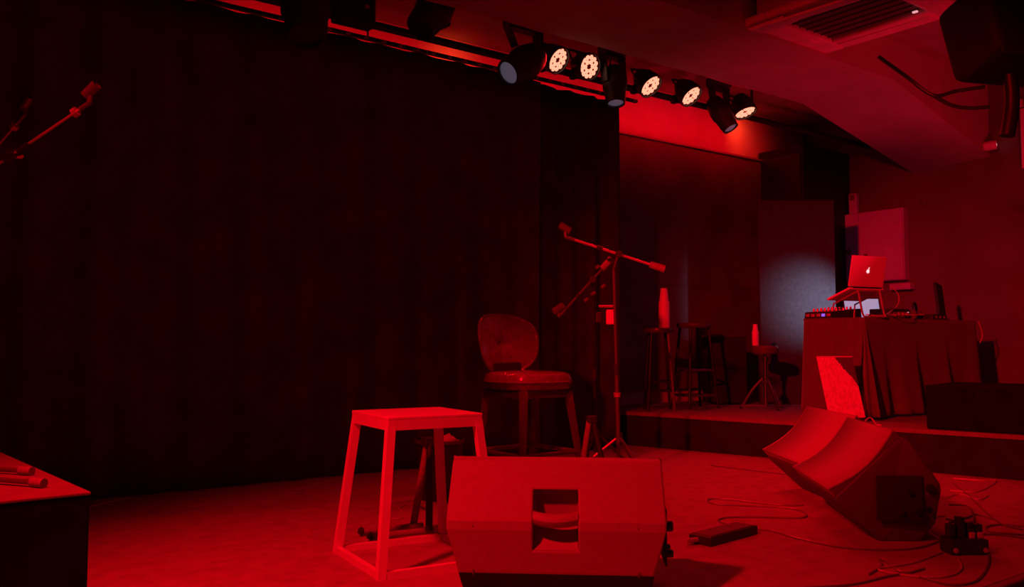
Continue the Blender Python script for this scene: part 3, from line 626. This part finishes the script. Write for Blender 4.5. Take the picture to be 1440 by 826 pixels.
for (x, y, yaw, L, lab) in ((3.133, 1.828, math.radians(47.4), .617, 'wedge stage monitor with curved grille beside the tangle of cables'), (3.66, 2.30, math.radians(55.5), .60, 'wedge stage monitor with curved grille right in front of the picture board')):
    A = Vector((math.cos(yaw), math.sin(yaw), 0)); c = Vector((x, y, 0)) + A*L/2
    wedge(lab, c.x, c.y, yaw+math.pi, L, False)

# ================================================================== white stool
t = thing('metal_stool', 'white painted square stool of flat steel with splayed legs', 'stool', (1.602, 2.701, 0))
sF, sL_, sB, sR = onz(540, 818), onz(463, 776), onz(615, 762), onz(706, 793)
ctr = Vector((1.59, 2.695, 0)); hz = .75 - (573-485)/FPX*3.05; ht = .222/ .222 * .222
top_h = .512
def sq(h, w, rz=.0): return [Vector((math.cos(rz)*sx*w - math.sin(rz)*sy*w, math.sin(rz)*sx*w + math.cos(rz)*sy*w, h)) for sx, sy in ((-1,-1),(1,-1),(1,1),(-1,1))]
SR = math.radians(-7)
bq, tq = sq(0.0, .212, SR), sq(top_h-.03, .160, SR)
MB().box((0, 0, top_h-.006), (.352, .352, .012), rot=(0, 0, SR), bev=.003).build('seat', white_paint, t)
for k in range(4):
    e0, e1 = sq(top_h-.028, .1725, SR)[k], sq(top_h-.028, .1725, SR)[(k+1) % 4]; m_ = (e0+e1)/2; d = (e1-e0); a = math.atan2(d.y, d.x)
    ap = MB().box(m_, (d.length, .006, .034), rot=(0, 0, a)).build('apron', white_paint, t)
    if k == 0:
        MB().box(m_+Vector((.095, -.0042, .006)), (.036, .002, .013), rot=(0, 0, a)).build('sticker', sticker_m, ap)
        MB().box(m_+Vector((.095, -.0056, .006)), (.026, .001, .004), rot=(0, 0, a)).build('sticker_print', ink_m, ap)
for k in range(4):
    pb_, pt = bq[k], tq[k]; dz = SR
    lw_ = .014
    def sqr(p, w): return [p+q_ for q_ in sq(0, w, SR)]
    MB().hexa(sqr(pb_, lw_), sqr(pt+Vector((0, 0, .018)), lw_)).build('leg', white_paint, t)
    e0, e1 = pb_, bq[(k+1) % 4]; m_ = (e0+e1)/2+Vector((0, 0, .011)); d = e1-e0; a = math.atan2(d.y, d.x)
    MB().box(m_, (d.length-.034, .022, .022), rot=(0, 0, a)).build('floor_rail', white_paint, t)

# ================================================================== leather chair
cc = at(742, 528, 4.8); face = (Rv*.62 - FH*.78).normalized(); rz = math.atan2(face.y, face.x) - math.pi/2   # local +y = front
t = thing('leather_chair', 'black glossy leather bar chair with a rounded buttoned back', 'chair', (cc.x, cc.y, 0), rz)
SZ = .60
sm = MB()
def seat_pt(u, v):
    a = 2*math.pi*u; k = v
    ca, sa = math.cos(a), math.sin(a); n = 3.2
    rr = .215 / ((abs(ca)**n + abs(sa)**n)**(1/n))
    return rr, ca, sa
prof = [(0, -.10), (.80, -.10), (.95, -.088), (1.0, -.06), (1.0, -.035), (.96, -.012), (.85, .0), (.5, .008), (0, .010)]
rings = []
for k, z in prof:
    if k == 0: rings.append([sm.bm.verts.new((0, 0, SZ+z))]); continue
    rings.append([sm.bm.verts.new((seat_pt(i/40, 0)[0]*k*seat_pt(i/40, 0)[1], seat_pt(i/40, 0)[0]*k*seat_pt(i/40, 0)[2], SZ+z)) for i in range(40)])
for a, b in zip(rings, rings[1:]):
    for i in range(40):
        j = (i+1) % 40
        if len(a) == 1: sm.bm.faces.new((a[0], b[j], b[i]))
        elif len(b) == 1: sm.bm.faces.new((a[i], a[j], b[0]))
        else: sm.bm.faces.new((a[i], a[j], b[j], b[i]))
so = sm.build('seat', leather, t, smooth=True)
MB().tube([Vector((seat_pt(i/40, 0)[0]*1.004*math.cos(2*math.pi*i/40), seat_pt(i/40, 0)[0]*1.004*math.sin(2*math.pi*i/40), SZ-.05)) for i in range(41)], .005, 6, smooth=False).build('piping', leather, so, smooth=True)
# backrest: curved cushion shell
BW, BH = .205, .165
def back_pt(u, v, side):
    a = 2*math.pi*u; r = v
    ex = 2.6; ca, sa = math.cos(a), math.sin(a); rr = 1/((abs(ca)**ex+abs(sa)**ex)**(1/ex))
    x = BW*r*rr*ca*(1+.10*(sa if sa > 0 else sa*.9)); z = BH*r*rr*sa
    curve = .085*(x/BW)**2
    puff = .034*(1-r**2.6)
    dim = -.020*math.exp(-((x)**2+(z-.0)**2)/.0012) - .012*math.exp(-(z/.012)**2)*(1-min(1, abs(x)/.11)) - .006*abs(math.sin(a*4))*r*(1-r)*2
    y = -.205 + curve - .10*0 - (z+BH)*.22
    if side > 0: y += puff+dim
    else: y -= .030*(1-r**3)+.012
    return Vector((x, y, SZ+.155+z))
for side, nm in ((1, 'backrest'), (-1, 'back_shell')):
    g = MB(); n = 56; rings = [[g.bm.verts.new(back_pt(0, 0, side))]]
    for j in range(1, 13): rings.append([g.bm.verts.new(back_pt(i/n, j/12, side)) for i in range(n)])
    for a, b in zip(rings, rings[1:]):
        for i in range(n):
            k = (i+1) % n
            if len(a) == 1: g.bm.faces.new((a[0], b[i], b[k]))
            else: g.bm.faces.new((a[i], b[i], b[k], a[k]))
    bo = g.build(nm, leather, t, smooth=True)
    if side > 0:
        MB().tube([back_pt(i/40, 1.0, 1)+Vector((0, -.004, 0)) for i in range(41)], .009, 8, smooth=False).build('piping', leather, bo, smooth=True)
        bc = back_pt(0, 0, 1); MB().ball(bc+Vector((0, .002, 0)), .012, 1, .5, 1, 1).build('button', leather, bo, smooth=True)
MB().box((0, -.19, SZ-.02), (.20, .03, .14), bev=.008).build('back_bracket', black_metal, t)
for sx in (-1, 1):
    for sy in (-1, 1):
        p0, p1 = Vector((sx*.155, sy*.155, SZ-.09)), Vector((sx*.215, sy*.215, 0))
        MB().hexa([p1+Vector((i*.011, j*.011, 0)) for i, j in ((-1,-1),(1,-1),(1,1),(-1,1))], [p0+Vector((i*.017, j*.017, 0)) for i, j in ((-1,-1),(1,-1),(1,1),(-1,1))]).build('leg', wood_dark, t)
for (ax_, ay), (bx_, by) in (((-1,-1),(1,-1)), ((1,-1),(1,1)), ((1,1),(-1,1)), ((-1,1),(-1,-1))):
    MB().cyl((ax_*.197, ay*.197, .17), (bx_*.197, by*.197, .17), .011, seg=8).build('stretcher', wood_dark, t)
    m_ = Vector(((ax_+bx_)/2*.155, (ay+by)/2*.155, SZ-.115)); MB().box(m_, (.30 if ay == by else .022, .30 if ax_ == bx_ else .022, .04)).build('apron', wood_dark, t)

# ================================================================== microphone stands
def mic_clip(t, p, d, mt=satin_black, s=1.0, upv=Vector((0, 0, 1))):
    d = d.normalized(); k = MB(); k.cyl(p-d*.02*s, p+d*.035*s, .010*s, seg=10); k.cyl(p+d*.03*s-Vector((0, 0, .0)), p+d*.034*s+upv*.028*s, .012*s, seg=10)
    k.build('swivel', mt, t, world=True, smooth=True)
    c = p+d*.036*s+upv*.05*s; k = MB(); q = (d*.9+upv*.25).normalized()
    sd = q.cross(upv).normalized(); n2 = sd.cross(q)
    pts = [(.022*s*math.cos(a), .022*s*math.sin(a)) for a in np.linspace(math.radians(-235), math.radians(55), 14)]
    inn = [(x*.8, y*.8) for x, y in pts][::-1]; Mx = Matrix((( sd.x, n2.x, q.x, c.x), (sd.y, n2.y, q.y, c.y), (sd.z, n2.z, q.z, c.z), (0, 0, 0, 1))) @ Matrix.Translation((0, 0, -.035*s))
    k.prism(pts+inn, .07*s, Mx); k.build('mic_clip', mt, t, world=True)
def tripod(t, foot, h=.22, spread=.30, mt=satin_black, rot=0.0):
    MB().cyl(foot+Vector((0, 0, h+.03)), foot+Vector((0, 0, h-.03)), .022, seg=12).build('leg_hub', black_plastic, t, world=True)
    for k in range(3):
        a = rot+k*2*math.pi/3; d = Vector((math.cos(a), math.sin(a), 0))
        lg = MB().tube([foot+Vector((0, 0, h))+d*.015, foot+d*spread+Vector((0, 0, .008))], .009, 8, smooth=False).build('leg', mt, t, world=True, smooth=True)
        o = MB().ball(foot+d*spread+Vector((0, 0, .013)), .013, sub=1).build('rubber_foot', black_plastic, lg, world=False)
        o.data.transform(t.matrix_basis.inverted())
def mic_stand(label, foot, top, boomA, boomB, h_collar, mt=satin_black, rot=0.0, cw=True, br=.0075, spread=.28, cs=1.0):
    t = thing('microphone_stand', label, 'microphone stand', foot)
    d = (top-foot); u = d.normalized()
    MB().cyl(foot+u*.12, foot+u*(d.length*.52), .0115, seg=12).build('lower_tube', mt, t, world=True, smooth=True)
    MB().cyl(foot+u*(d.length*.50), top, .0085, seg=12).build('upper_tube', mt, t, world=True, smooth=True)
    MB().cyl(foot+u*(d.length*.495), foot+u*(d.length*.545), .019, seg=14).build('clutch', black_plastic, t, world=True, smooth=True)
    if h_collar: MB().cyl(foot+u*(h_collar-.012), foot+u*(h_collar+.012), .02, seg=12).build('collar', dull_chrome, t, world=True, smooth=True)
    tripod(t, foot, rot=rot, mt=mt, spread=spread)
    bd = (boomB-boomA).normalized()
    # joint on the boom next to the pole
    tt = (top-boomA).dot(bd); j = boomA+bd*tt
    m = MB(); m.cyl(top-u*.01, j, .013, seg=12); m.cyl(j-Vector(FH)*.022, j+Vector(FH)*.022, .02, seg=14); m.build('boom_joint', black_plastic, t, world=True, smooth=True)
    L = (boomB-boomA).length
    bo = MB().cyl(boomA, boomB, br, seg=10).build('boom', dull_chrome if mt is not black_metal else satin_black, t, world=True, smooth=True)
    MB().cyl(boomA+bd*L*.28, boomA+bd*L*.34, br*1.75, seg=10).build('boom_clutch', black_plastic, t, world=True)
    if cw: MB().cyl(boomB-bd*.075, boomB+bd*.01, .019, .021, 14).build('counterweight', foam_m, t, world=True, smooth=True)
    mic_clip(t, boomA, -bd, s=cs)
    return t
D = 4.9
top = at(863, 378, D); foot = onz(871, 672)
t = mic_stand('tall microphone stand with its boom slanting across, beside the leather chair', foot, top, at(803, 336, D), at(932, 378, D), .47, rot=.4)
c = at(860, 446, D)+FH*.03; MB().box(c, (.055, .03, .085), rot=(0, 0, AZ-math.pi/2), bev=.008).build('holder_clip', white_plastic, t, world=True)
MB().tube([at(842, 431, D), at(862, 431, D)], .007, 8, smooth=False).build('holder_arm', dull_chrome, t, world=True)
MB().box(at(842, 447, D), (.035, .02, .06), rot=(0, 0, AZ-math.pi/2), bev=.006).build('phone_clamp', black_plastic, t, world=True)
D2 = 5.1
t = mic_stand('dark microphone stand with lowered boom, behind the taller one', onz(838, 664), at(834, 398, D2), at(791, 440, D2-.1), at(858, 366, D2), None, mt=black_metal, rot=1.2, spread=.24)
for (px, py) in ((822, 424), (838, 378), (832, 415), (846, 405)): MB().cyl(at(px, py, D2-.02), at(px+5, py-4, D2-.02), .011, seg=8).build('thumb_screw', satin_black, t, world=True)

# boom stands over the drum riser at left
riser_h = .40
RC = Vector((.458, 2.281)); ra = math.radians(4.0)
riser_skirt = mat('riser_skirt', (.008, .007, .007), .85, nscale=8, namt=.3, spec=.15)
t = thing('drum_riser', 'black box riser with a carpeted top at the side of the stage', 'riser', (RC.x, RC.y, 0), ra)
MB().box((-.95, .85, riser_h/2-.0035), (1.9, 1.7, riser_h-.007), bev=.004).build('body', riser_skirt, t); MB().box((-.95, .85, riser_h-.0035), (1.904, 1.704, .007), bev=.002).build('top', platform_m, t)
for (cpx, cpy, bpx, bpy_, dd, lab) in ((118, 150, -150, 330, 2.62, 'long boom microphone stand reaching out over the drum riser'), (28, 168, -110, 330, 2.85, 'shorter steep boom microphone stand behind the long one over the riser')):
    a = at(cpx, cpy, dd); bb = at(bpx, bpy_, dd+.1); ft = Vector((bb.x-.0, bb.y, riser_h)) + (a-bb).normalized()*.14; ft.z = riser_h
    tp = at(bpx, bpy_, dd+.1) + (a-bb).normalized()*.14; tp.z -= .03
    t = mic_stand(lab, ft, tp, a, bb, None, mt=satin_black, rot=.9, spread=.2, br=.0042, cs=.72)
    d = (bb-a).normalized(); L = (bb-a).length
    if cpx > 100: mid = at(14, 219, dd+.04); MB().cyl(mid-d*.02, mid+d*.02, .016, seg=12).build('clutch', black_plastic, t, world=True, smooth=True); MB().tube([mid, mid+Rv*.03-Uv*.006, mid+Rv*.04], .005, 6).build('lever', dull_chrome, t, world=True)
    MB().cyl(a+d*.025, a+d*.04, .015, seg=10).build('lock_ring', dull_chrome, t, world=True)
for (tx, ty, bx_, by, lab) in ((62, 680, -90, 668, 'thick-ended beater lying at the front of the riser top'), (45, 663, -80, 656, 'dark beater lying further back on the riser top')):
    p0 = onz(tx, ty, riser_h+.012); p1 = onz(bx_, by, riser_h+.012); d = (p0-p1).normalized()
    t = thing('percussion_beater', lab, 'beater', Vector((p0.x, p0.y, riser_h)), group=None)
    MB().cyl(p1, p0-d*.025, .0065, seg=12).build('shaft', satin_black, t, world=True, smooth=True); MB().cyl(p0-d*.04, p0, .0115, seg=16).build('head', foam_m, t, world=True, smooth=True)

# ================================================================== guitar stands, bin
def guitar_stand(label, loc, rz, h, s=1.0):
    t = thing('guitar_stand', label, 'guitar stand', loc, rz)
    MB().box((0, 0, h-.02*s), (.05*s, .05*s, .035*s), bev=.006).build('hinge', black_plastic, t)
    for sx in (-1, 1):
        a = MB().tube([(sx*.012*s, 0, h-.03*s), (sx*.075*s*(1.0), -.03*s, .03*s)], .0145*s, 10, smooth=False).build('side_arm', foam_m if sx < 0 else black_plastic, t, smooth=True)
        f = MB().tube([(sx*.05*s, .0, .026*s), (sx*.05*s-.05*s, -.24*s, .018*s), ], .013*s, 10, smooth=False).build('foot_bar', foam_m, t, smooth=True)
        MB().ball((sx*.05*s-.05*s, -.24*s, .02*s), .018*s, sub=1).build('rubber_cap', black_plastic, f)
    MB().tube([(0, .01, h-.03*s), (.0, .13*s, .012)], .010*s, 8, smooth=False).build('rear_leg', black_plastic, t, smooth=True)
    MB().tube([(-.05*s, -.015*s, .10*s), (.05*s, -.015*s, .10*s)], .006*s, 6, smooth=False).build('cross_bar', dull_chrome, t)
    return t
gp = onz(602, 752) 
guitar_stand('folding guitar stand with padded arms beneath the white stool', (gp.x, gp.y, 0), rz=AZ-math.pi/2-1.05, h=.385)
gp = onz(832, 690); guitar_stand('small dark guitar stand beside the foot of the microphone stand', (gp.x, gp.y, 0), rz=AZ-math.pi/2+.2, h=.385)
bp = onz(618, 702); t = thing('waste_bin', 'round black bin holding crumpled tissue behind the white stool', 'bin', (bp.x, bp.y, 0))
MB().lathe([(0, 0), (.088, 0), (.092, .01), (.112, .27), (.118, .28), (.112, .283), (.104, .27), (.086, .02), (0, .02)], seg=28).build('bucket', black_plastic, t, smooth=True)
MB().lathe([(.113, .272), (.122, .274), (.122, .286), (.113, .288)], seg=28).build('rim', satin_black, t, smooth=True)
tm = MB().ball((.03, -.03, .265), .045, 1.3, .9, .8, 2); rnd = random.Random(3)
for v in tm.bm.verts: v.co += Vector((rnd.uniform(-.012, .012), rnd.uniform(-.012, .012), rnd.uniform(-.01, .02)))
tm.build('tissue', paper_m, t)
bp = onz(779, 656); pm = MB().ball((bp.x, bp.y, .019), .019, 1.1, 1, .95, 2)
for v in pm.bm.verts: v.co += Vector((rnd.uniform(-.003, .003), rnd.uniform(-.003, .003), rnd.uniform(-.001, .003)))
tag(pm.build('paper_ball', paper_m), 'crumpled paper ball on the floor under the leather chair', 'paper')

# ================================================================== floor boxes and cables
dp = onz(1030, 760); e0, e1 = onz(1000, 770), onz(1066, 752); a = math.atan2(e1.y-e0.y, e1.x-e0.x)
t = thing('foot_pedal_box', 'flat black pedal box lying alone on the floor', 'pedal', ((e0.x+e1.x)/2, (e0.y+e1.y)/2, 0), a)
Lb = (e1-e0).length
MB().box((0, .05, .018), (Lb, .10, .034), bev=.004).build('body', black_plastic, t); MB().box((0, .05, .036), (Lb*.9, .085, .004), bev=.001).build('lid', shell_dark, t)
pj = onz(984, 748, .02); MB().cyl((-Lb/2, .06, .018), (-Lb/2-.05, .075, .018), .009, seg=10).build('jack_plug', dull_chrome, t, smooth=True)
pp = onz(1356, 778); t = thing('power_strip', 'black power strip with several upright plugs among the cables', 'power strip', (pp.x, pp.y, 0), AZ-math.pi/2+.05)
MB().box((0, 0, .028), (.14, .085, .055), bev=.008).build('body', black_plastic, t)
for i, (sx, mt, hh) in enumerate(((-.05, black_plastic, .05), (-.015, black_plastic, .075), (.02, black_plastic, .055), (.05, black_plastic, .05))):
    pl = MB().box((sx, .0, .055+hh/2), (.024, .034, hh), bev=.005).build('plug', mt, t)
    if i > 1: MB().box((sx, -.018, .066), (.02, .012, .022), bev=.003).build('plug_pin_cover', white_plastic, pl)
for sx in (-.055, .055): MB().lathe([(0, .008), (.008, .006), (.010, 0)], (sx, -.043, .018), (0, -1, 0), 10).build('screw', dull_chrome, t, smooth=True)
def fcable(label, px, r=.0038, mt=cable_m, group='cables on the stage floor', lift=None):
    P = []
    for i, q in enumerate(px):
        z = q[2] if len(q) > 2 else r
        P.append(onz(q[0], q[1], z))
    o = MB().tube(P, r, 7, sub=6).build('floor_cable', mt, None, smooth=True); return tag(o, label, 'cable', group)
fcable('cable looping back and forth on the floor between the pedal box and the monitors', [(1130, 711), (1105, 711), (1060, 707), (1025, 703), (1000, 702), (996, 706), (1010, 710), (1060, 712), (1115, 716), (1134, 724), (1124, 729), (1080, 728), (1025, 728), (1010, 733), (1030, 739), (1056, 744), (1085, 747), (1115, 756), (1150, 764), (1190, 771), (1240, 774), (1290, 771), (1325, 760)])
fcable('thin cable running towards the far wedge monitor', [(1000, 655), (1040, 660), (1075, 664), (1112, 668)], .004)
CL = ['grey cable doubling back on the floor behind the near wedge monitor', 'black cable bent into a hook behind the near wedge monitor', 'black cable running diagonally from the near wedge monitor to the stage side',
      'grey cable arching up from the near wedge monitor to the floor', 'black hairpin loop of cable right of the power strip', 'black cable coiling just behind the power strip plugs', 'grey cable curving from the power strip in front of the wedge monitor',
      'long black cable swinging round the power strip towards the stage front', 'short black cable lying behind the power strip plugs', 'short grey cable lying beside the back of the near wedge monitor', 'black cable curled on the floor in front of the near wedge monitor']
for i, px in enumerate((
    [(1336, 690), (1370, 692), (1392, 684), (1400, 676), (1380, 676), (1340, 673)],
    [(1334, 710), (1360, 712), (1368, 724), (1366, 735), (1330, 730)],
    [(1340, 680), (1365, 700), (1385, 720), (1410, 738), (1438, 745)],
    [(1330, 726, .06), (1312, 730, .05), (1306, 745), (1318, 757), (1332, 758)],
    [(1440, 741), (1410, 738), (1388, 741), (1392, 748), (1420, 751), (1450, 753)],
    [(1370, 742), (1350, 738), (1345, 748), (1362, 752), (1400, 752), (1450, 758)],
    [(1348, 786), (1352, 800), (1335, 810), (1300, 812), (1250, 806), (1235, 800), (1260, 796), (1290, 790), (1325, 777)],
    [(1384, 762), (1391, 785), (1384, 806), (1366, 820), (1330, 822), (1270, 808), (1200, 822), (1120, 828)],
    [(1335, 735), (1360, 728), (1372, 724), (1395, 730)],
    [(1330, 700), (1350, 695), (1375, 703), (1390, 697)],
    [(1300, 800), (1270, 806), (1245, 790), (1236, 788), (1240, 796), (1222, 808)])):
    fcable(CL[i], px, .0038, cable_l if i % 3 == 0 else cable_m)
fcable('cable lying on the floor beneath the black curtain left of the white stool', [(400, 690), (425, 688), (445, 681), (470, 676)], .004, cable_l)
fcable('cable lying on the floor just behind the drum riser', [(118, 715), (140, 710), (165, 704), (182, 701)], .004, cable_l)
for px in ([(545, 722), (552, 730), (566, 728), (562, 716), (572, 710), (590, 708), (600, 706)], [(575, 735), (568, 722), (556, 712), (548, 708)]):
    fcable('thin zigzag cable curled on the floor around the guitar stand' if len(px) > 5 else 'thin short cable on the floor touching the guitar stand', px, .003, cable_l)
fcable('cable on the floor between the leather chair and the microphone stand', [(720, 652), (760, 655), (790, 652), (810, 655), (850, 660), (880, 652)], .004, cable_l)
o = MB().tube([Vector((3.975, 2.45, .315)), at(1222, 588, 4.45), at(1232, 597, 4.45), at(1242, 606, 4.5), onz(1250, 660)], .004, 7).build('monitor_cable', cable_l, None, smooth=True); tag(o, 'cable arching out from behind the far wedge monitor', 'cable')

# dark flight case at the right on the platform
fp = onz(1400, 600, .25) ; fp = Vector((5.47, 2.32, .25))
t = thing('flight_case', 'black flight case standing on the platform right of the music table', 'case', fp, .19)
MB().box((0, 0, .12), (.60, .86, .24), bev=.012).build('body', riser_skirt, t); MB().box((0, 0, .245), (.605, .865, .03), bev=.008).build('lid', riser_skirt, t)
for sy in (-.2, .2): MB().box((-.303, sy, .20), (.008, .07, .06), bev=.003).build('latch', riser_skirt, t)
